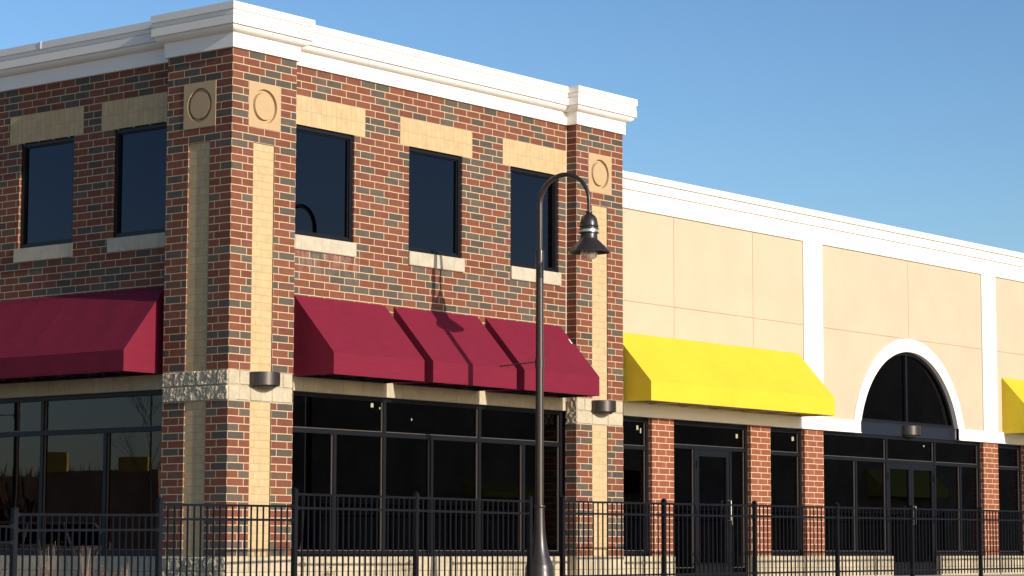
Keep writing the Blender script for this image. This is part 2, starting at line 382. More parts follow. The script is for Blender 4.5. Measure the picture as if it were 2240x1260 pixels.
def awning(parent, ax, s0, s1, wall, front, zt, zs, zb, mat, label, nrib=5):
    """closed-end awning: sloping top, short valance, triangular cheeks, open underside with a tube frame"""
    # subdivided slope with a gentle sag between the hidden ribs
    mb = MB(); NS = 48; NV = 10
    def pt(s, d, z): return P(ax, s, d, z)
    rows = []
    for j in range(NV+1):
        v = j/NV; rr = []
        for i in range(NS+1):
            s = s0+(s1-s0)*i/NS; k = abs(math.sin(math.pi*i/NS*nrib)); sag = .006*k*math.sin(math.pi*v)
            rr.append(pt(s, front+(wall-.004-front)*v+sag*.5, zs+(zt-zs)*v-sag))
        rows.append(rr)
    if ax == 'L': rows = [list(reversed(r)) for r in rows]
    mb.grid(rows, smooth=False)
    rows = []
    for j in range(4):
        v = j/3; rows.append([pt(s0+(s1-s0)*i/NS, front, zb+(zs-zb)*v) for i in range(NS+1)])
    if ax == 'L': rows = [list(reversed(r)) for r in rows]
    mb.grid(rows, smooth=False)
    for s in (s0, s1): mb.face([pt(s, wall-.004, zb+.0), pt(s, front, zb), pt(s, front, zs), pt(s, wall-.004, zt)])
    # hem returns
    mb.face([pt(s0, front+.001, zb), pt(s1, front+.001, zb), pt(s1, front+.03, zb+.001), pt(s0, front+.03, zb+.001)])
    A = mb.build('awning', mat, parent); lab(A, label)
    bm = bmesh.new(); bm.from_mesh(A.data); bmesh.ops.remove_doubles(bm, verts=bm.verts, dist=1e-5); bm.to_mesh(A.data); bm.free()
    sm = MB()
    p_ = [pt(s0, front-.002, zb+.022), pt(s1, front-.002, zb+.022), pt(s1, front-.002, zb+.027), pt(s0, front-.002, zb+.027)]; sm.face(p_ if ax == 'R' else list(reversed(p_)))
    sm.build('seam', mat, A)
    f = MB(); r = .014
    i0, i1, fd, wd = s0+.03, s1-.03, front+.03, wall-.03
    for z, a, b in ((zb+.012, fd, fd), (zb+.012, wd, wd), (zs-.02, fd, fd), (zt-.05, wd, wd)): f.tube([pt(i0, a, z), pt(i1, b, z)], r, 6)
    n = nrib
    for k in range(n+1):
        s = i0+(i1-i0)*k/n
        f.tube([pt(s, fd, zb+.012), pt(s, wd, zb+.012)], r, 6); f.tube([pt(s, wd, zt-.05), pt(s, fd, zs-.02)], r, 6)
        f.tube([pt(s, fd, zs-.02), pt(s, fd, zb+.012)], r, 6); f.tube([pt(s, wd, zb+.012), pt(s, wd, zt-.05)], r, 6)
    f.build('awning_frame', M['steel'] if mat == M['yellow_fabric'] else M['frame'], A)
    return A
def medallion(parent, ax, sc, zc, front, half=.3048):
    """square precast panel with a routed circular groove"""
    mb = MB(); N = 64; ro, ri, dp = .230, .182, .042; f0 = front-.006
    def pt(s, d, z): return P(ax, s, d, z)
    ang = [2*math.pi*k/N+math.pi/4 for k in range(N)]
    def sq(a):
        x, z = math.cos(a), math.sin(a); m = max(abs(x), abs(z)); return x/m*half, z/m*half
    rings = [[pt(sc+sq(a)[0], f0+.05, zc+sq(a)[1]) for a in ang], [pt(sc+sq(a)[0], f0, zc+sq(a)[1]) for a in ang]]
    for r, dd in ((ro, 0), (ro-.004, dp), (ri+.010, dp), (ri, .002)): rings.append([pt(sc+r*math.cos(a), f0+dd, zc+r*math.sin(a)) for a in ang])
    if ax == 'R': mb.grid(rings, False, True); mb.face([pt(sc+ri*math.cos(a), f0+.002, zc+ri*math.sin(a)) for a in ang])
    else:
        mb.grid([list(reversed(r)) for r in rings], False, True); mb.face([pt(sc+ri*math.cos(a), f0+.002, zc+ri*math.sin(a)) for a in reversed(ang)])
    return mb.build('medallion', M['medallion'], parent)
# ------------------------------------------------------------ the ground
GZ = -.40
def gz(x, y):
    t = min(1, max(0, (4.5-x)/9)); return -.37-.34*(t*t*(3-2*t))
def lot(x, y): return gz(x, y)-.14
def sheet(name, x0, x1, y0, y1, nx, ny, zf, mat):
    mb = MB(); rows = [[(x0+(x1-x0)*i/nx, y0+(y1-y0)*j/ny, zf(x0+(x1-x0)*i/nx, y0+(y1-y0)*j/ny)) for i in range(nx+1)] for j in range(ny+1)]
    mb.grid(rows, True); return tag(mb.build(name, mat), kind='structure')
sheet('ground', -900, 900, -900, 900, 200, 200, lambda x, y: -.86, M['field'])
sheet('parking_lot', -40, 34, -31, -3.35, 60, 4, lot, M['asphalt'])
sheet('side_parking_lot', -40, -6.9, -3.3, 60, 12, 8, lot, M['asphalt'])
sheet('pavement', -6.7, 34, -3.2, .5, 60, 4, gz, M['walk'])
sheet('planting_bed', -6.7, .22, .504, 14, 16, 6, lambda x, y: gz(x, y)-.01, M['mulch'])
mb = MB()
for i in range(20):
    x0 = -6.9+i*2.04; z = gz(x0+1, 0); mb.box(x0, x0+2.03, -3.349, -3.2, z-.5, z+.004)
tag(mb.build('kerb', M['kerb'], bevel=.01), kind='structure')
# ================================================================ BRICK CORNER BUILDING
BX2, BX3 = 7.517, 8.736; LY = 1.24; LEND = 9.0; B = .203
brick = thing('brick_building', (0, 0, GZ), 'two-storey red and charcoal brick corner building with white cornice and burgundy awnings', 'building')
RW = [(1.41, 2.615), (3.785, 4.985), (6.13, 7.325)]; LW = [(1.35, 2.525), (3.345, 4.505), (5.34, 6.50)]
w_ = MB(); wallmesh(w_, 'R', 1.219, BX2, 24*c, 66*c+.1, B, .28, [(a, b, 43*c, 58*c) for a, b in RW], (False, False))
w_.build('wall', M['brick'], brick)
w_ = MB(); wallmesh(w_, 'L', LY, LEND, 24*c, 66*c+.1, B, .28, [(a, b, 43*c, 58*c) for a, b in LW], (False, True))
w_.build('wall', M['brick'], brick)
LN = [(1.221, 2.835), (3.585, 5.21), (5.935, 7.515)]
for (a, b), ln in zip(RW, LN): window(brick, 'R', a, b, 43*c, 58*c, B+.035, lintel=ln, sill=(a-.01, b+.03))
LNL = [(1.242, 2.775), (3.155, 4.735), (5.15, 6.73)]
for (a, b), ln in zip(LW, LNL): window(brick, 'L', a, b, 43*c, 58*c, B+.035, lintel=ln, sill=(a-.02, b+.06))
for a, b in LW[:2]:
    for k in range(4):
        y = a+.12+(b-a-.2)*k/3; m = MB(); m.box(B-.006, B+.03, y-.008, y+.008, 58*c-.012, 58*c-.0035); m.build('weep_vent', M['steel'], brick)
m = MB(); m.box(BX2-.014, BX2-.001, B-.006, B+.02, 24*c, 66*c); m.build('caulk_joint', M['caulk'], brick)
# corner pier
def pier_face(par, ax, s0, s1, front, strip_c, med_c, bot=0.):
    m = MB(); sw = .2032
    holes = [(strip_c-sw, strip_c+sw, 24*c, 54*c), (strip_c-sw, strip_c+sw, bot, 20*c), (med_c-.29, med_c+.29, 59*c-.29, 59*c+.29)]
    wallmesh(m, ax, s0, s1, 24*c, 66*c+.1, front, .16, holes, (False, False)); wallmesh(m, ax, s0, s1, bot, 20*c, front, .16, holes, (False, False))
    p = m.build('pier', M['brick'], par)
    for z0, z1 in ((24*c, 54*c), (bot, 20*c)):
        q = MB(); fbox(q, ax, strip_c-sw-.02, strip_c+sw+.02, front+.02, front+.15, z0, z1); q.build('recessed_strip', M['tan_brick'], p)
    medallion(p, ax, med_c, 59*c, front)
    return p
pR = pier_face(brick, 'R', 0, 1.219, 0, .6096, .6096)
pL = pier_face(brick, 'L', 0, LY, 0, .61, .61)
p2 = pier_face(brick, 'R', BX2, BX3, 0, BX2+.6096, BX2+.6096)
def ret(x, y0, y1, sgn):
    m = MB()
    for z0, z1 in ((0, 20*c), (24*c, 66*c+.1)):
        p = [(x, y0, z0), (x, y1, z0), (x, y1, z1), (x, y0, z1)]
        m.face(p if sgn > 0 else list(reversed(p)))
    m.build('pier_return', M['brick'], brick)
ret(1.219, 0, B+.02, 1); ret(BX2, 0, B+.02, -1)
m = MB()
for z0, z1 in ((0, 20*c), (24*c, 66*c+.1)): m.face([(B+.02, LY, z0), (0, LY, z0), (0, LY, z1), (B+.02, LY, z1)])
m.build('pier_return', M['brick'], brick)
m = MB(); m.face([(BX3, 0, 0), (BX3, 8, 0), (BX3, 8, 66*c+.1), (BX3, 0, 66*c+.1)]); m.build('wall', M['brick'], brick)
# stone bands on the piers: two courses of split-face block
m = MB()
def rough_ret(x, y0, y1, z0, z1, sgn, sd):
    n, k = 16, int((z1-z0)/.014); rows = []
    for j in range(k+1):
        rows.append([(x+sgn*.018*(.4+.9*noise.noise(Vector((i*.35, j*.3, sd)))), y0+(y1-y0)*i/n, z0+(z1-z0)*j/k) for i in range(n+1)])
    m.grid(rows if sgn > 0 else [list(reversed(r)) for r in rows], False)
rough_face(m, 'R', 0, 1.219, 20*c, 24*c, -.001, .007, seed=1); m.box(.003, 1.216, .012, .16, 20*c+.001, 24*c-.001)
rough_face(m, 'L', 0, LY, 20*c, 24*c, -.001, .027, seed=8, step=.010); m.box(.012, .16, .003, LY-.003, 20*c+.001, 24*c-.001)
rough_ret(1.219, 0, B, 20*c, 24*c, 1, 3.3)
m.build('stone_band', M['cream'], brick); m = MB()
rough_face(m, 'R', BX2, BX3, 20*c, 24*c, -.001, .007, seed=4); m.box(BX2+.003, BX3-.003, .012, .16, 20*c+.001, 24*c-.001); rough_ret(BX2, 0, B, 20*c, 24*c, -1, 2.2)
m.build('stone_band', M['cream'], brick)
# wall bands over the shopfronts, and the base courses
m = MB()
for a, b in ((1.219, BX2),): m.box(a+.02, b-.02, B-.004, B+.2, 22*c, 24*c)
m.build('stone_band', M['cream'], brick)
m = MB(); m.box(B-.004, B+.2, LY+.02, LEND, 22*c, 24*c); m.build('stone_band', M['cream'], brick)
for q in ((1.24, BX2-.021, B-.04, B+.2), (B-.04, B+.2, LY+.02, LEND), (-.02, 1.239, -.02, .2), (BX2-.02, BX3, -.02, .2)):
    m = MB(); m.box(*q, -1.0, -.004 if q[2] > 0 else -.002); m.build('base_course', M['base'], brick, bevel=.008)
m = MB(); rough_face(m, 'L', -.02, LY+.02, -1.0, -.0, -.022, .027, seed=21, step=.010); m.box(-.012, .2, -.018, LY+.018, -1, -.003)
m.build('base_course', M['cream'], brick)
# cornice
def prof(z):
    # z = list of six heights: bottom, top of frieze, top of ovolo, top of band, line, top
    z0, z1, z2, z3, z4, z5 = z; p = [(-.1, z0), (.036, z0), (.036, z1)]
    for k in range(0, 9):
        a = math.pi/2*k/8; p.append((.036+.098*math.sin(a), z1+(z2-z1-.006)*(1-math.cos(a))))
    p += [(.134, z2), (.165, z2), (.165, z3-.018), (.138, z3-.014), (.138, z3), (.158, z3), (.158, z4)]
    return p
Z = (66*c, 6.905, 6.99, 7.118, 7.178, 7.28)
path = [(B, LEND), (B, LY), (0, LY), (0, 0), (1.219, 0), (1.219, B), (BX2, B), (BX2, 0), (BX3, 0), (BX3, 9)]
sweep('cornice', path, prof(Z)+[(-.15, Z[4])], M['white'], brick)
sweep('coping', path, [(.150, Z[4]+.0015), (.174, Z[4]+.0015), (.172, Z[5]), (-.3, Z[5]-.02)], M['coping'], brick)
for y in (3.9, 7.0):
    m = MB(); m.box(B-.180, B-.166, y, y+.03, Z[4]+.004, Z[5]+.006); m.box(B-.166, B+.2, y, y+.03, Z[5]-.02, Z[5]+.006); m.build('coping_seam', M['coping'], brick)
# shopfronts
SF = [1.24, BX2-.005]
sf = storefront(brick, 'R', SF[0], SF[1], .0, 22*c, B+.07, [3.39, 5.51], [2.36, 4.42, 6.56], 1.71)
sL = storefront(brick, 'L', LY+.01, 8.4, .0, 22*c, B+.07, [3.98, 6.7], [2.66, 5.3, 7.6], 1.715, fw=.065)
for x, z in ((3.13, 2.12), (3.31, 2.10), (4.0, 1.97)):
    m = MB(); m.box(x, x+.055 if x < 3.2 else x+.02, B+.111, B+.115, z-.03, z+(.03 if x < 3.2 else .0)); m.build('sticker', M['paper'], sf)
bd = []
for a, b in ((1.3, 3.36), (3.42, 5.48), (5.54, 7.45)): bd.append((a, b, 1.745, 22*c-.065))
for a, b in ((1.3, 2.33), (2.39, 3.36), (3.42, 4.39), (4.45, 5.48), (5.54, 6.53), (6.59, 7.45)): bd.append((a, b, .075, 1.675))
def bead_mesh(o, ax, bd, fr, mat='bead'):
    m = MB()
    for a, b, z0, z1 in bd:
        fbox(m, ax, b-.016, b-.001, fr+.028, fr+.045, z0, z1); fbox(m, ax, a+.001, b-.016, fr+.028, fr+.045, z0+.001, z0+.012)
    m.build('glazing_bead', M[mat], o)
M['bead'] = plain('bronze glazing bead', (.11, .095, .08), .4, metal=.3)
bead_mesh(sf, 'R', bd, B+.07)
bead_mesh(sL, 'L', [(1.31, 2.63, .08, 1.68), (2.69, 3.95, .08, 1.68), (1.31, 3.95, 1.75, 22*c-.07), (4.01, 5.27, .08, 1.68), (4.01, 6.67, 1.75, 22*c-.07)], B+.07)
for a, b in ((1.66, 1.86), (5.38, 5.5), (7.1, 7.5)):
    m = MB(); m.box(a, b, B+.22, B+.75, -.02, 2.55); m.build('interior_column', M['interior'], brick)
# awnings
AW = [(1.425, 3.28, 'burgundy awning nearest the corner pier'), (3.47, 5.345, 'middle burgundy awning crossed by the street lamp shadow'), (5.53, 7.37, 'burgundy awning next to the far brick pier')]
for a, b, l in AW: awning(brick, 'R', a, b, B, -.55, 34.8*c, 26.8*c, 23.9*c, M['red_fabric'], l, 4)
awning(brick, 'L', 1.405, 7.2, B, -.55, 35.8*c, 26.8*c, 24.0*c, M['red_fabric'], 'long burgundy awning on the shaded side wall', 9)
m = MB(); m.face([(7.300, -.066, 3.252), (7.325, -.066, 3.252), (7.335, .003, 3.327), (7.313, .003, 3.327)]); m.build('chalk_mark', M['white2'], brick)
# interior and roof
m = MB(); m.box(B+.3, BX3-.3, B+.3, 8.8, -.06, -.02); m.build('interior_floor', M['intfloor'], brick)
m = MB(); m.box(B+.28, BX3-.1, B+.28, 8.8, 2.55, 2.75); m.box(B+.285, BX3-.1, B+.285, 8.8, 66*c, 66*c+.12); m.build('roof', M['roof'], brick)
m = MB(); m.box(4.9, 5.0, 2.2, 8.8, -.02, 2.55); m.box(B+.3, 8.7, 8.3, 8.4, -.02, 66*c)
m.box(BX3-.15, BX3-.03, B+.17, 8.8, -1, 66*c); m.box(2.5, 2.6, 3.2, 8.3, 2.75, 66*c); m.build('interior_wall', M['interior'], brick)
for x, y in ((1.75, 1.2), (3.9, 1.7), (6.4, 2.0)):
    m = MB(); m.box(x, x+.22, y, y+.22, -.02, 2.55); m.build('interior_column', M['interior'], brick)
# ================================================================ TAN STUCCO BUILDING
T = .25; TX1 = 28.24
stuc = thing('stucco_building', (18.2, T, GZ), 'long single-storey tan stucco shop block with white cornice, arched entrance and yellow awnings', 'building')
ZB, ZC = 24.2*c, 55*c
JX = [10.51, 12.89, 14.5, 15.13, 18.27, 21.17, 21.75, 23.6, 25.9]
cx, cz, ri, ro = 18.275, 1.93, 1.91, 2.155
# stucco panels with real reveals between them
m = MB(); g = .0045; zj = 4.085
def arch_panel(xa, xb, za, zb_):
    # panel piece cut by the outer circle of the arch, scanned in thin columns
    n = max(1, int((xb-xa)/.06)); prev = None
    def zl(x):
        dx = abs(x-cx)
        if dx >= ro-.03: return za
        return max(za, cz+math.sqrt(max(0, (ro-.03)**2-dx*dx)))
    for i in range(n):
        x0, x1 = xa+(xb-xa)*i/n, xa+(xb-xa)*(i+1)/n; l0, l1 = min(zl(x0), zb_), min(zl(x1), zb_)
        if l0 >= zb_-1e-6 and l1 >= zb_-1e-6: continue
        m.face([(x0, T, l0), (x1, T, l1), (x1, T, zb_), (x0, T, zb_)])
    m.face([(xa, T, zb_), (xb, T, zb_), (xb, T+.012, zb_), (xa, T+.012, zb_)]); m.face([(xa, T+.012, za), (xb, T+.012, za), (xb, T, za), (xa, T, za)])
    for x, f in ((xa, 1), (xb, 0)):
        l = zl(x); p = [(x, T+.012, l), (x, T, l), (x, T, zb_), (x, T+.012, zb_)]
        if l < zb_-.01: m.face(p if f else list(reversed(p)))
xs = [BX3+.001, 10.51, 12.89, 14.52, None, 15.11, 18.275, 21.19, None, 21.73, 23.6, 25.9, TX1]
for a, b in zip(xs, xs[1:]):
    if a is None or b is None: continue
    for z0, z1 in ((ZB, zj-g), (zj+g, ZC)): arch_panel(a+g, b-g, z0, z1)
m.build('wall', M['stucco'], stuc)
# backing behind the reveals (with the arch cut out)
m = MB()
def back(xa, xb, z0, z1):
    n = max(1, int((xb-xa)/.08))
    for i in range(n):
        x0, x1 = xa+(xb-xa)*i/n, xa+(xb-xa)*(i+1)/n
        def zl(x):
            dx = abs(x-cx); return z0 if dx >= ri+.04 else max(z0, cz+math.sqrt((ri+.04)**2-dx*dx))
        l0, l1 = zl(x0), zl(x1); m.face([(x0, T+.0125, l0), (x1, T+.0125, l1), (x1, T+.0125, z1), (x0, T+.0125, z1)])
back(BX3, TX1, ZB, ZC+.05); m.build('wall_backing', M['stucco'], stuc)
# white trims: pilaster strips, band, arch
for a, b in ((14.50, 15.135), (21.17, 21.76), (27.62, 28.24)):
    m = MB(); m.box(a, b, T-.03, T+.03, ZB+.001, ZC-.001); m.build('pilaster_trim', M['white2'], stuc)
for a, b in ((BX3+.001, 16.415), (20.135, TX1)):
    m = MB(); m.box(a, b, T-.032, T+.03, 22*c+.016, ZB); m.box(a, b, T-.050, T+.08, 22*c, 22*c+.016); m.build('band_trim', M['white2'], stuc)
m = MB(); N = 60; hw = 1.86
a_in = math.atan2(ZB-cz, math.sqrt(ri**2-(ZB-cz)**2)); a_out = math.asin((ZB-cz)/ro)
rin, rout = [], []
for k in range(N+1):
    t = k/N; ai = a_in+(math.pi-2*a_in)*t; ao = a_out+(math.pi-2*a_out)*t
    xi = cx+ri*math.cos(ai); xi = max(cx-hw, min(cx+hw, xi))
    rin.append((xi, cz+ri*math.sin(ai))); rout.append((cx+ro*math.cos(ao), cz+ro*math.sin(ao)))
f0, f1 = T-.03, T+.10
for i in range(N):
    a, b, cc, dd = rin[i], rout[i], rout[i+1], rin[i+1]
    m.face([(q[0], f0, q[1]) for q in (a, b, cc, dd)][::1])
    m.face([(a[0], f0, a[1]), (dd[0], f0, dd[1]), (dd[0], f1, dd[1]), (a[0], f1, a[1])]); m.face([(b[0], f1, b[1]), (cc[0], f1, cc[1]), (cc[0], f0, cc[1]), (b[0], f0, b[1])])
m.build('arch_trim', M['white2'], stuc)
for x in (cx-hw, cx+hw):
    m = MB(); m.face([(x, T-.03, 22*c), (x, T+.1, 22*c), (x, T+.1, ZB), (x, T-.03, ZB)]); m.build('arch_jamb', M['white2'], stuc)
# cornice of three plain steps
zt = (ZC, 5.895, 6.055, 6.165)
sweep('cornice', [(BX3+.001, T), (TX1, T)], [(-.05, zt[0]), (.035, zt[0]), (.035, zt[1]-.002), (.07, zt[1]), (.07, zt[2]-.002), (-.1, zt[2])], M['white2'], stuc)
sweep('coping', [(BX3+.001, T), (TX1, T)], [(.05, zt[2]+.0015), (.105, zt[2]+.0015), (.105, zt[3]), (-.3, zt[3]-.01)], M['coping'], stuc)
# brick piers between the openings
PX = [(9.87, 10.49), (12.79, 13.41), (14.53, 15.16), (21.18, 21.80), (22.94, 23.56), (25.86, 26.48), (27.62, 28.24)]
for a, b in PX:
    m = MB(); m.box(a, b, T+.001, T+.25, 0, 22*c-.001); p = m.build('brick_pier', M['red_brick'], stuc)
FR = T+.075
def base_piece(a, b):
    return (a, b, T-.02, T+.2, -1.0, -.004)
for a, b in ((BX3+.001, 10.49), (12.79, 17.56), (19.33, 23.56), (25.86, 28.24)):
    m = MB(); m.box(*base_piece(a, b)); m.build('base_course', M['base'], stuc, bevel=.008)
def door(par, s0, s1, z0, z1, fr, hinge, label=None, handle=True):
    fw = .09; m = MB()
    m.box(s0, s0+fw, fr+.01, fr+.07, z0, z1); m.box(s1-fw, s1, fr+.01, fr+.07, z0, z1); m.box(s0+fw, s1-fw, fr+.01, fr+.07, z1-.11, z1); m.box(s0+fw, s1-fw, fr+.01, fr+.07, z0, z0+.25)
    D = m.build('door', M['frame'], par, bevel=.003)
    g_ = MB(); g_.box(s0+fw, s1-fw, fr+.036, fr+.044, z0+.25, z1-.11); g_.build('pane', M['glass'], D)
    hx = s1-fw/2 if hinge == 'l' else s0+fw/2; h = MB(); y = fr-.05
    h.tube([(hx, fr+.01, .93), (hx, y, .93), (hx, y, .60), (hx, fr+.01, .60)], .012, 8); h.build('handle', M['steel'], D)
    hx2 = s0+.012 if hinge == 'l' else s1-.012
    for z in (z1-.25, (z0+z1)/2, z0+.3):
        k = MB(); k.box(hx2-.018, hx2+.018, fr-.012, fr+.012, z-.06, z+.06); k.build('hinge', M['frame'], D)
    if label: lab(D, label)
    return D
s = storefront(stuc, 'R', BX3+.005, 9.868, 0, 21.8*c, FR, [], [], 1.74)
bead_mesh(s, 'R', [(8.8, 9.81, 1.77, 2.15), (8.8, 9.81, .08, 1.71)], FR)
m = MB(); m.box(9.60, 9.65, FR+.04, FR+.045, 2.03, 2.10); m.build('sticker', M['paper'], s); m = MB(); m.box(9.70, 9.73, FR+.04, FR+.045, 1.98, 2.06); m.build('sticker', M['paper'], s)
s = storefront(stuc, 'R', 10.492, 12.788, GZ+.03, 21.8*c, FR, [], [11.22, 12.28], 1.80, doors=[(11.25, 12.25)])
bead_mesh(s, 'R', [(10.55, 12.72, 1.83, 2.15), (10.55, 11.19, -.2, 1.77), (12.31, 12.72, -.2, 1.77)], FR)
m = MB(); m.box(12.5, 12.56, FR+.04, FR+.045, 2.0, 2.07); m.build('sticker', M['paper'], s)
door(stuc, 11.252, 12.248, GZ+.035, 1.768, FR, 'l', 'single glazed door under the yellow awning')
m = MB(); m.box(12.20, 12.235, FR-.075, FR-.068, .52, .66); m.build('door_tag', M['paper'], stuc)
s = storefront(stuc, 'R', 13.412, 14.528, 0, 21.8*c, FR, [], [], 1.78)
bead_mesh(s, 'R', [(13.48, 14.46, 1.81, 2.15), (13.48, 14.46, .08, 1.75)], FR)
m = MB(); m.box(14.28, 14.35, FR+.04, FR+.045, 2.02, 2.09); m.build('sticker', M['paper'], s)
s = storefront(stuc, 'R', 15.162, 21.178, 0, 22*c-.004, FR, [17.53, 19.36], [16.42, 20.38], 1.76, doors=[(17.56, 19.33)])
bead_mesh(s, 'R', [(15.23, 17.49, 1.79, 2.16), (17.57, 19.32, 1.79, 2.16), (19.4, 21.11, 1.79, 2.16), (15.23, 16.39, .08, 1.73), (16.45, 17.49, .08, 1.73), (19.4, 20.35, .08, 1.73), (20.41, 21.11, .08, 1.73)], FR)
m = MB(); m.box(15.30, 15.34, FR+.04, FR+.045, 1.60, 1.68); m.build('sticker', M['paper'], s); m = MB(); m.box(18.98, 19.02, FR+.04, FR+.045, 2.07, 2.10); m.build('sticker', M['paper'], s)
door(stuc, 17.562, 18.443, GZ+.035, 1.728, FR, 'l', 'left leaf of the double entrance door'); door(stuc, 18.447, 19.328, GZ+.035, 1.728, FR, 'r', 'right leaf of the double entrance door')
s = storefront(stuc, 'R', 21.802, 22.938, 0, 21.8*c, FR, [], [], 1.75)
bead_mesh(s, 'R', [(21.87, 22.87, 1.78, 2.15), (21.87, 22.87, .08, 1.72)], FR)
storefront(stuc, 'R', 23.562, 25.858, GZ+.03, 21.8*c, FR, [], [24.29, 25.35], 1.80, doors=[(24.32, 25.32)]); door(stuc, 24.322, 25.318, GZ+.035, 1.768, FR, 'l')
storefront(stuc, 'R', 26.482, 27.618, 0, 21.8*c, FR, [], [], 1.75)
# arched window over the entrance, with the metal spandrel panel under it
m = MB(); fr = T+.06; rows = []
def arch_pts(r, zb_): 
    a0 = math.asin((zb_-cz)/r); out = []
    for k in range(41):
        a = a0+(math.pi-2*a0)*k/40; out.append((max(cx-hw, min(cx+hw, cx+r*math.cos(a))), cz+r*math.sin(a)))
    return out
zsp = ZB+.01; ao_, ai_ = arch_pts(ri+.004, zsp), arch_pts(ri-.055, zsp)
ai_ = [(max(cx-hw+.055, min(cx+hw-.055, x)), z) for x, z in ai_]
for i in range(40):
    a, b, q, t = ai_[i], ao_[i], ao_[i+1], ai_[i+1]
    m.face([(w2[0], fr, w2[1]) for w2 in (a, b, q, t)]); m.face([(a[0], fr, a[1]), (t[0], fr, t[1]), (t[0], fr+.08, t[1]), (a[0], fr+.08, a[1])])
m.box(cx-.03, cx+.03, fr+.002, fr+.08, zsp+.05, cz+ri-.04); m.box(cx-hw, cx+hw, fr+.001, fr+.08, zsp-.01, zsp+.05)
aw_ = m.build('arched_window', M['frame'], stuc)
for sg in (-1, 1):
    q = [p_ for p_ in arch_pts(ri-.03, zsp+.05) if (p_[0]-cx)*sg > .03]
    q = [(cx+sg*.03, zsp+.05)]+(q if sg > 0 else list(reversed(q)))+[(cx+sg*.03, cz+ri-.035)]
    g_ = MB(); g_.face([(x, fr+.045, z) for x, z in (q if sg > 0 else reversed(q))]); g_.build('pane', M['glass'], aw_)
m = MB(); m.box(cx-hw+.002, cx+hw-.002, fr-.004, fr+.08, 22*c-.002, zsp-.011); m.build('spandrel_panel', M['spandrel'], stuc)
awning(stuc, 'R', 8.80, 14.33, T, -.5, 35.1*c, 27.0*c, 24.0*c, M['yellow_fabric'], 'bright yellow awning between the brick pier and the arch', 6)
awning(stuc, 'R', 22.0, 27.45, T, -.5, 35.1*c, 27.0*c, 24.0*c, M['yellow_fabric'], 'yellow awning cut off by the right edge of the photo', 6)
# shell
m = MB(); m.box(BX3+.02, TX1, T+.03, 12, 5.4, 5.5); m.box(BX3+.02, TX1, T+.4, 12, 4.0, 4.05); m.build('roof', M['roof'], stuc)
m = MB(); m.box(BX3+.02, TX1-.01, T+.2, 12, GZ-.05, GZ+.02); m.build('interior_floor', M['intfloor'], stuc)
m = MB(); m.box(BX3+.02, TX1, 11.7, 11.9, GZ+.02, 5.4); m.box(TX1-.2, TX1-.01, T+.06, 11.7, -1, 5.4); m.box(14.8, 14.95, 2.5, 11.7, GZ+.02, 4); m.box(BX3+.02, TX1-.2, T+.031, T+.12, 4.02, 5.4)
m.build('interior_wall', M['interior'], stuc)
for x in (9.6, 12.6, 14.2, 20.6, 22.6):
    m = MB(); m.box(x, x+.2, 1.4, 1.6, GZ+.02, 4); m.build('interior_column', M['interior'], stuc)
for a, b in ((9.55, 9.87), (12.45, 12.79), (14.2, 14.53), (20.75, 21.18), (22.6, 22.94)):
    m = MB(); m.box(a, b, FR+.13, FR+.75, GZ+.02, 4); m.build('interior_column', M['interior'], stuc)
# ================================================================ WALL LAMPS
def wall_lamp(x, y, z0, label):
    t = thing('wall_lamp', (x, y, z0), label, 'wall lamp', 'half-drum wall lamps above the shopfronts')
    Rr, H = .232, .175
    m = MB(); m.lathe([(Rr-.008, z0+.0), (Rr, z0+.004), (Rr, z0+H-.004), (Rr-.006, z0+H)], x, y, 48, math.pi, 2*math.pi)
    m.face([(x+(Rr-.006)*math.cos(math.pi+math.pi*k/48), y+(Rr-.006)*math.sin(math.pi+math.pi*k/48), z0+H) for k in range(49)])
    m.build('shade', M['wall_lamp'], t)
    m = MB(); m.lathe([(Rr*.78, z0+.03), (Rr*.78, z0-.012), (Rr*.70, z0-.03), (.001, z0-.034)], x, y, 32, math.pi, 2*math.pi); m.build('lens', M['inside_lamp'], t)
    m = MB(); m.box(x-.20, x+.20, y-.012, y-.001, z0+.01, z0+H-.01); m.build('back_plate', M['wall_lamp'], t)
wall_lamp(.618, -.021, 2.245, 'dark half-drum wall lamp on the stone band of the corner pier')
wall_lamp(8.125, -.021, 2.235, 'dark half-drum wall lamp on the pier where brick meets tan stucco')
wall_lamp(18.30, fr-.006, 2.265, 'dark half-drum wall lamp below the arched window')
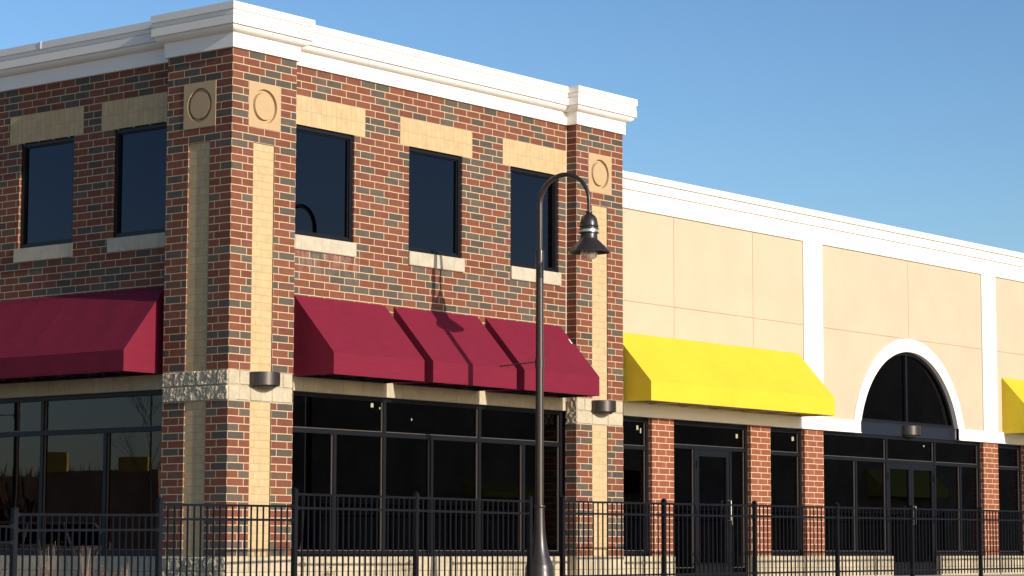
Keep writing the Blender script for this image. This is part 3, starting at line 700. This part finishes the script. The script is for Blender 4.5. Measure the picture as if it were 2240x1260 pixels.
# ================================================================ STREET LAMP
def street_lamp(x, y, gzv, ang, label, k=0):
    t = thing('street_lamp', (x, y, gzv), label, 'street lamp', 'gooseneck street lamps')
    ca, sa = math.cos(ang), math.sin(ang)      # direction of the arm
    def at(r, z, o=0): return (x+ca*r-sa*o, y+sa*r+ca*o, z)
    m = MB(); m.lathe([(.20, gzv), (.20, gzv+.03), (.205, -.235), (.198, -.215), (.194, -.20), (.197, -.16), (.18, -.10), (.145, 0), (.118, .09), (.098, .20), (.084, .32), (.076, .45), (.068, .62), (.066, .67)], x, y, 40)
    b = m.build('base', M['lamp'], t)
    m = MB(); m.lathe([(.06, .672), (.076, .676), (.081, .692), (.076, .708), (.06, .712)], x, y, 32); m.build('collar', M['lamp'], t)
    m = MB(); m.lathe([(.058, .70), (.056, 2.0), (.054, 4.15), (.053, 4.26), (.03, 4.275)], x, y, 28); m.lathe([(.056, 4.0), (.059, 4.002), (.059, 4.24), (.055, 4.262), (.036, 4.27)], x, y, 28)
    m.build('pole', M['lamp'], t)
    pts = [at(0, 4.25), at(0, 4.6), at(0, 4.88)]; rr = .398
    pts += [at(rr-rr*math.cos(math.pi*i/24), 4.90+rr*math.sin(math.pi*i/24)) for i in range(25)]
    pts += [at(2*rr, 4.84), at(2*rr, 4.74)]
    m = MB(); m.tube(pts, [.037]*3+[.037-.010*i/24 for i in range(25)]+[.026, .026], 14); m.build('arm', M['lamp'], t)
    hx, hy, _ = at(2*rr, 0)
    m = MB(); m.lathe([(.028, 4.76), (.045, 4.755), (.048, 4.735), (.034, 4.725), (.05, 4.715), (.085, 4.69), (.110, 4.65), (.122, 4.60), (.126, 4.555), (.132, 4.550), (.135, 4.54), (.128, 4.53)], hx, hy, 40)
    cap = m.build('dome', M['lamp'], t)
    m = MB(); m.lathe([(.120, 4.532), (.120, 4.515), (.140, 4.512), (.142, 4.503), (.120, 4.50), (.120, 4.46), (.142, 4.457), (.143, 4.446), (.12, 4.443)], hx, hy, 40); m.build('ring', M['lamp'], t)
    m = MB(); m.lathe([(.128, 4.499), (.130, 4.480), (.128, 4.461)], hx, hy, 40); m.build('vent_band', M['steel'], t)
    m = MB(); m.lathe([(.118, 4.445), (.118, 4.375), (.125, 4.36), (.21, 4.28), (.285, 4.200), (.296, 4.186), (.298, 4.180), (.292, 4.180), (.20, 4.272), (.118, 4.35), (.11, 4.36)], hx, hy, 56); m.build('lamp_shade', M['lamp'], t)
    m = MB(); rows = []
    for r, z in ((.115, 4.30), (.114, 4.19), (.112, 4.15), (.104, 4.115), (.088, 4.096), (.05, 4.09), (.001, 4.09)):
        rows.append([(hx+(r*(1+.03*math.cos(16*a)))*math.cos(a), hy+(r*(1+.03*math.cos(16*a)))*math.sin(a), z) for a in [2*math.pi*i/96 for i in range(96)]])
    m.grid(rows, True, True); m.build('glass_globe', M['frost'], t)
    m = MB(); m.tube([at(-.05, 2.70), at(-.66, 2.66)], .009, 8); m.lathe([(.060, 2.62), (.064, 2.622), (.064, 2.74), (.060, 2.742)], x, y, 24); m.build('banner_arm', M['lamp'], t)
    m = MB(); m.box(x-.05, x+.03, y-.083, y-.06, .40, .46)
    return t
street_lamp(4.19, -1.88, gz(4.2, -1.8), -math.pi/2+.115, 'dark bronze gooseneck street lamp rising through the gap in the fence')
street_lamp(-8.3, 14.9, -.80, math.pi, 'distant gooseneck street lamp seen only as a reflection in the side shopfront')
# ================================================================ FENCE
def fence(pts, tops, label, loc):
    """pts: post positions, tops: per panel (z left, z right) of the top rail"""
    t = thing('fence', loc, label, 'fence', 'black metal picket fences'); hp = .030
    for i, p in enumerate(pts):
        zt_ = max([tops[j][0 if j == i else 1] for j in (i-1, i) if 0 <= j < len(tops)])+.035
        m = MB(); m.box(p[0]-hp, p[0]+hp, p[1]-hp, p[1]+hp, gz(*p)-.1, zt_)
        m.box(p[0]-hp-.004, p[0]+hp+.004, p[1]-hp-.004, p[1]+hp+.004, zt_, zt_+.014)
        po = m.build('post', M['fence'], t, bevel=.004)
        m = MB(); m.lathe([(hp*.95, zt_+.014), (hp*.6, zt_+.026), (.001, zt_+.032)], p[0], p[1], 12); m.build('post_cap', M['fence'], po)
    for (a, b), (za, zb_) in zip(zip(pts, pts[1:]), tops):
        v = Vector((b[0]-a[0], b[1]-a[1])); L = v.length; u = v/L; nrm = Vector((-u.y, u.x))
        a0 = Vector(a)+u*hp; L2 = L-2*hp; zz = lambda s_: za+(zb_-za)*s_/L2
        m = MB(); n = 21; w2 = .008
        for k in range(1, n+0):
            s_ = L2*k/n; q = a0+u*s_; c4 = [q+u*sx*w2+nrm*sy*w2 for sx, sy in ((-1,-1),(1,-1),(1,1),(-1,1))]
            z0, z1 = zz(s_)-1.12, zz(s_)-.012
            for e in range(4):
                p0, p1 = c4[e], c4[(e+1) % 4]; m.face([(p0.x, p0.y, z0), (p1.x, p1.y, z0), (p1.x, p1.y, z1), (p0.x, p0.y, z1)])
            m.face([(p.x, p.y, z0) for p in reversed(c4)])
        pn = m.build('panel', M['fence'], t)
        for dz in (0, -.165, -1.035):
            m = MB(); hw_, hh = .0125, .0135; q0, q1 = a0, a0+u*L2; zc0, zc1 = za+dz-hh, zb_+dz-hh
            cs = [(-hw_, -hh), (hw_, -hh), (hw_, hh), (-hw_, hh)]
            A_ = [(q0.x+nrm.x*o, q0.y+nrm.y*o, zc0+h) for o, h in cs]; B_ = [(q1.x+nrm.x*o, q1.y+nrm.y*o, zc1+h) for o, h in cs]
            for e in range(4): m.face([A_[e], A_[(e+1) % 4], B_[(e+1) % 4], B_[e]])
            m.box(q0.x-.006, q0.x+.03, q0.y-.02, q0.y+.02, zc0-.022, zc0+.022); m.box(q1.x-.03, q1.x+.006, q1.y-.02, q1.y+.02, zc1-.022, zc1+.022)
            m.build('rail', M['fence'], pn)
fence([(-8.2, -3.45), (-5.84, -2.8), (-3.42, -2.4), (-.985, -2.17), (1.45, -2.0), (3.82, -2.0)], [(.33, .34), (.465, .49), (.61, .627), (.775, .775), (.775, .768)], 'black metal picket fence stepping down to the left of the street lamp', (-2, -2.3, -.6))
fence([(4.56, -2.0), (7.0, -2.0), (9.43, -2.0), (11.87, -2.0), (14.3, -2.0), (16.74, -2.0), (19.18, -2.0), (21.62, -2.0), (24.06, -2.0)], [(.78+.0035*i*2.44, .78+.0035*(i+1)*2.44) for i in range(8)], 'black metal picket fence running right of the street lamp before the tan shops', (12, -2, -.4))
# ================================================================ DRY PLANTS in the bed by the side wall
def clump(x, y, h, n, kind, label, grp):
    z0 = gz(x, y)-.01; m = MB(); sd = MB()
    for i in range(n):
        a = random.uniform(0, 6.28); r = random.uniform(0, .07); lean = random.uniform(.02, .30)*h; hh = h*random.uniform(.55, 1.05)
        bx_, by_ = x+r*math.cos(a), y+r*math.sin(a); ww = .0035 if kind == 'grass' else .004; prev = None; side = Vector((-math.sin(a+.6), math.cos(a+.6), 0))
        for k in range(6):
            s_ = k/5; p = Vector((bx_+lean*s_*s_*math.cos(a), by_+lean*s_*s_*math.sin(a), z0+hh*s_)); w3 = ww*(1-.75*s_)
            cur = (p-side*w3, p+side*w3)
            if prev: m.face([prev[0], prev[1], cur[1], cur[0]])
            prev = cur
        if kind == 'seed' and i % 2 == 0:
            tip = Vector((bx_+lean*math.cos(a), by_+lean*math.sin(a), z0+hh))
            for q in range(14):
                o = Vector((random.uniform(-.035, .035), random.uniform(-.035, .035), random.uniform(-.02, .012))); e = .008
                dirv = Vector((random.uniform(-1, 1), random.uniform(-1, 1), random.uniform(-1, 1))).normalized()*e; d2 = dirv.cross(Vector((.3, .5, .8))).normalized()*e
                sd.face([tip+o-dirv, tip+o+d2, tip+o+dirv, tip+o-d2])
    t = thing('dry_grass_clump' if kind == 'grass' else 'dry_flower_clump', (x, y, z0), label, 'plant', grp)
    m.build('stems', M['straw'] if kind == 'grass' else M['bark'], t)
    if sd.f: sd.build('seed_heads', M['seed'], t)
G = 'dried plants in the bed behind the fence'
spots = [(-3.0, 3.4, .72, 'grass', 'tall straw-coloured grass clump at the far left of the bed'), (-2.7, 2.75, .50, 'seed', 'rusty dried flower clump beside the far left grass'),
         (-2.2, 2.5, .74, 'grass', 'tall straw-coloured grass clump below the left mullion of the side shopfront'), (-2.05, 1.9, .58, 'seed', 'orange-brown dried flower clump between two grass clumps'),
         (-1.45, 1.75, .80, 'grass', 'tallest pale grass clump in the middle of the bed'), (-1.9, 1.3, .48, 'seed', 'low rusty flower clump in front of the tallest grass'),
         (-1.35, 1.15, .74, 'grass', 'pale grass clump left of the fence post by the corner'), (-1.05, .75, .5, 'grass', 'low straw tuft next to the corner pier base'),
         (-1.6, .5, .52, 'seed', 'orange dried flower clump nearest the corner pier'), (-2.9, 4.3, .58, 'grass', 'short grass tuft at the left edge of the photo'),(-2.45, 3.1, .66, 'grass', 'thin grass clump between the two left flower clumps')]
for x, y, h, kd, l in spots: clump(x, y, h, 110 if kd == 'grass' else 34, kd, l, G)
for x, l in ((1.55, 'thin dried stalks at the base of the shopfront beside the corner pier'), (3.2, 'thin dried stalks under the middle of the shopfront'), (6.2, 'thin dried stalks left of the far brick pier')):
    clump(x, -.35, .34, 16, 'seed', l, 'dried stalks against the shopfront base')
# ================================================================ SURROUNDINGS SEEN IN THE GLASS
def opposite():
    t = thing('shop_block', (55, -33, -.8), 'brown shop block across the car park mirrored in the shopfront glass', 'building')
    m = MB(); m.box(24, 110, -46, -33, -.86, 9.3); m.build('wall', M['opp'], t)
    for i, (a, b, z2, z1, z0) in enumerate(((45.2, 48.6, 2.5, 2.15, 1.95), (55, 56.4, 3.2, 2.6, 2.3), (73.5, 79.4, 3.75, 2.9, 2.5))):
        mat = M['opp_y'] if i != 1 else M['red_fabric']; q = MB()
        q.face([(b, -32.99, z2), (a, -32.99, z2), (a, -32.1, z1), (b, -32.1, z1)]); q.face([(b, -32.1, z1), (a, -32.1, z1), (a, -32.1, z0), (b, -32.1, z0)])
        for s_ in (a, b): q.face([(s_, -32.99, z0), (s_, -32.1, z0), (s_, -32.1, z1), (s_, -32.99, z2)])
        q.build('awning', mat, t)
opposite()
def wood():
    m = MB(); rnd = random.Random(5)
    N_ = 420; top = lambda a: 6.9+1.5*noise.noise(Vector((a*5, 0, 0)))+.5*noise.noise(Vector((a*31, 2, 0)))
    for i in range(N_):
        a0, a1 = -.1+2.*i/N_, -.1+2.*(i+1)/N_
        m.face([(-190*math.cos(a0), 190*math.sin(a0), -.9), (-190*math.cos(a1), 190*math.sin(a1), -.9), (-190*math.cos(a1), 190*math.sin(a1), top(a1)), (-190*math.cos(a0), 190*math.sin(a0), top(a0))])
    for i in range(9000):
        a = rnd.uniform(-.1, 1.9); q = rnd.uniform(170, 189); x, y = -q*math.cos(a), q*math.sin(a); w2 = rnd.uniform(.06, .22); h = top(a)+rnd.uniform(-1.4, 1.0)*rnd.random()
        tx, ty = math.sin(a)*w2, math.cos(a)*w2; sk = rnd.uniform(-.5, .5)
        m.face([(x-tx, y-ty, h-2.5), (x+tx, y+ty, h-2.5), (x+sk*math.sin(a), y+sk*math.cos(a), h)])
    tag(m.build('distant_woods', M['woods']), 'low brown leafless woods on the horizon mirrored in the side shopfront', 'woods', kind='stuff')
wood()
def side_block():
    t = thing('shop_block', (-60, 58, -.86), 'low dark shop block with gold awnings mirrored in the side shopfront', 'building')
    m = MB(); m.box(-72, -60.2, 66.3, 75.4, -.86, 3.97); m.build('wall', M['opp'], t)
    for a, b, z0, z1 in ((73.0, 74.7, 3.95, 4.95), (67.0, 69.1, 3.9, 4.6)):
        m = MB(); m.box(-60.19, -60.05, a, b, z0, z1); m.build('awning', M['opp_y'], t)
side_block()
def bare_tree(x, y, h, seed, label):
    rnd = random.Random(seed); t = thing('bare_tree', (x, y, -.8), label, 'tree', 'young leafless trees by the car park'); tr = MB(); cr = MB()
    tr.tube([(x, y, -.86), (x+.03, y, h*.35), (x, y+.05, h*.95)], [.035, .025, .006], 8)
    def br(p, dv, L, r, dep):
        q = p+dv*L; cr.tube([p, p+dv*L*.5+Vector((0, 0, L*.04)), q], [r, r*.75, r*.45], 5, cap=False)
        if dep:
            for _ in range(3):
                nd = (dv+Vector((rnd.uniform(-.6, .6), rnd.uniform(-.6, .6), rnd.uniform(.0, .6)))).normalized(); br(p+dv*L*rnd.uniform(.45, 1), nd, L*.6, r*.55, dep-1)
    for k in range(15):
        z = h*(.25+.65*k/15); a = rnd.uniform(0, 6.28); br(Vector((x, y, z)), Vector((math.cos(a)*.6, math.sin(a)*.6, .8)).normalized(), h*.20*(1-.5*k/15), .007, 3)
    tr.build('trunk', M['bark'], t); cr.build('branches', M['bark'], t)
bare_tree(-10.5, 13.4, 4.6, 3, 'taller leafless sapling mirrored in the side shopfront'); bare_tree(-13.5, 11.2, 4.9, 8, 'leafless sapling mirrored beside the corner pier')
def car(x, y, z, ang):
    t = thing('parked_car', (x, y, z), 'light beige station wagon mirrored in the side shopfront', 'car')
    ca, sa = math.cos(ang), math.sin(ang)
    def W(a, b, h): return (x+ca*a-sa*b, y+sa*a+ca*b, z+h)
    paint = plain('beige car paint', (.42, .36, .29), .25, coat=.6)
    # cross-sections along the length: (a, half width, sill, belt)
    st = [(-2.35, .70, .45, .62), (-2.28, .84, .30, .95), (-1.6, .88, .26, 1.0), (0, .90, .25, .98), (1.1, .89, .25, .95), (2.1, .84, .28, .82), (2.38, .70, .42, .60)]
    rows = [[W(a, -w2*.92, s_), W(a, -w2, s_+(bt-s_)*.4), W(a, -w2*.94, bt), W(a, w2*.94, bt), W(a, w2, s_+(bt-s_)*.4), W(a, w2*.92, s_)] for a, w2, s_, bt in st]
    m = MB(); m.grid(rows, True, True); m.face(list(reversed(rows[0]))); m.face(rows[-1]); m.build('body', paint, t, bevel=.02)
    cb = [(-2.25, .94, -2.0, 1.42), (1.15, .94, .35, 1.45)]
    lo = [W(-2.26, -.80, .95), W(1.2, -.80, .94), W(1.2, .80, .94), W(-2.26, .80, .95)]; hi = [W(-1.95, -.62, 1.44), (W(.35, -.62, 1.46)), W(.35, .62, 1.46), W(-1.95, .62, 1.44)]
    m = MB()
    for e in range(4): m.face([lo[e], lo[(e+1) % 4], hi[(e+1) % 4], hi[e]])
    m.build('windows', M['glass_up'], t)
    m = MB(); m.face(hi); m.face([W(-2.0, -.66, 1.435), W(.4, -.66, 1.435), W(.4, .66, 1.435), W(-2.0, .66, 1.435)])
    for e in range(4): m.tube([lo[e], hi[e]], .035, 6)
    for sd in (-1, 1):
        m.tube([W(-1.0, sd*.80, .95), W(-1.0, sd*.62, 1.45)], .03, 6); m.tube([W(-1.95, sd*.62, 1.44), W(.35, sd*.62, 1.46)], .035, 6)
    m.build('roof', paint, t)
    for a in (-1.45, 1.45):
        for b in (-.82, .82):
            m = MB(); n = 24; r1 = .32
            ring = lambda r, o: [W(a+r*math.cos(6.2832*k/n), b+o, .32+r*math.sin(6.2832*k/n)) for k in range(n)]
            m.grid([ring(.18, -.1), ring(r1, -.1), ring(r1, .1), ring(.18, .1)], True, True); wl = m.build('wheel', M['fence'], t)
            m = MB(); m.face(ring(.19, .09 if b > 0 else -.09)); m.build('rim', M['steel'], wl)
car(-13.0, 20.8, -.80, math.radians(75))
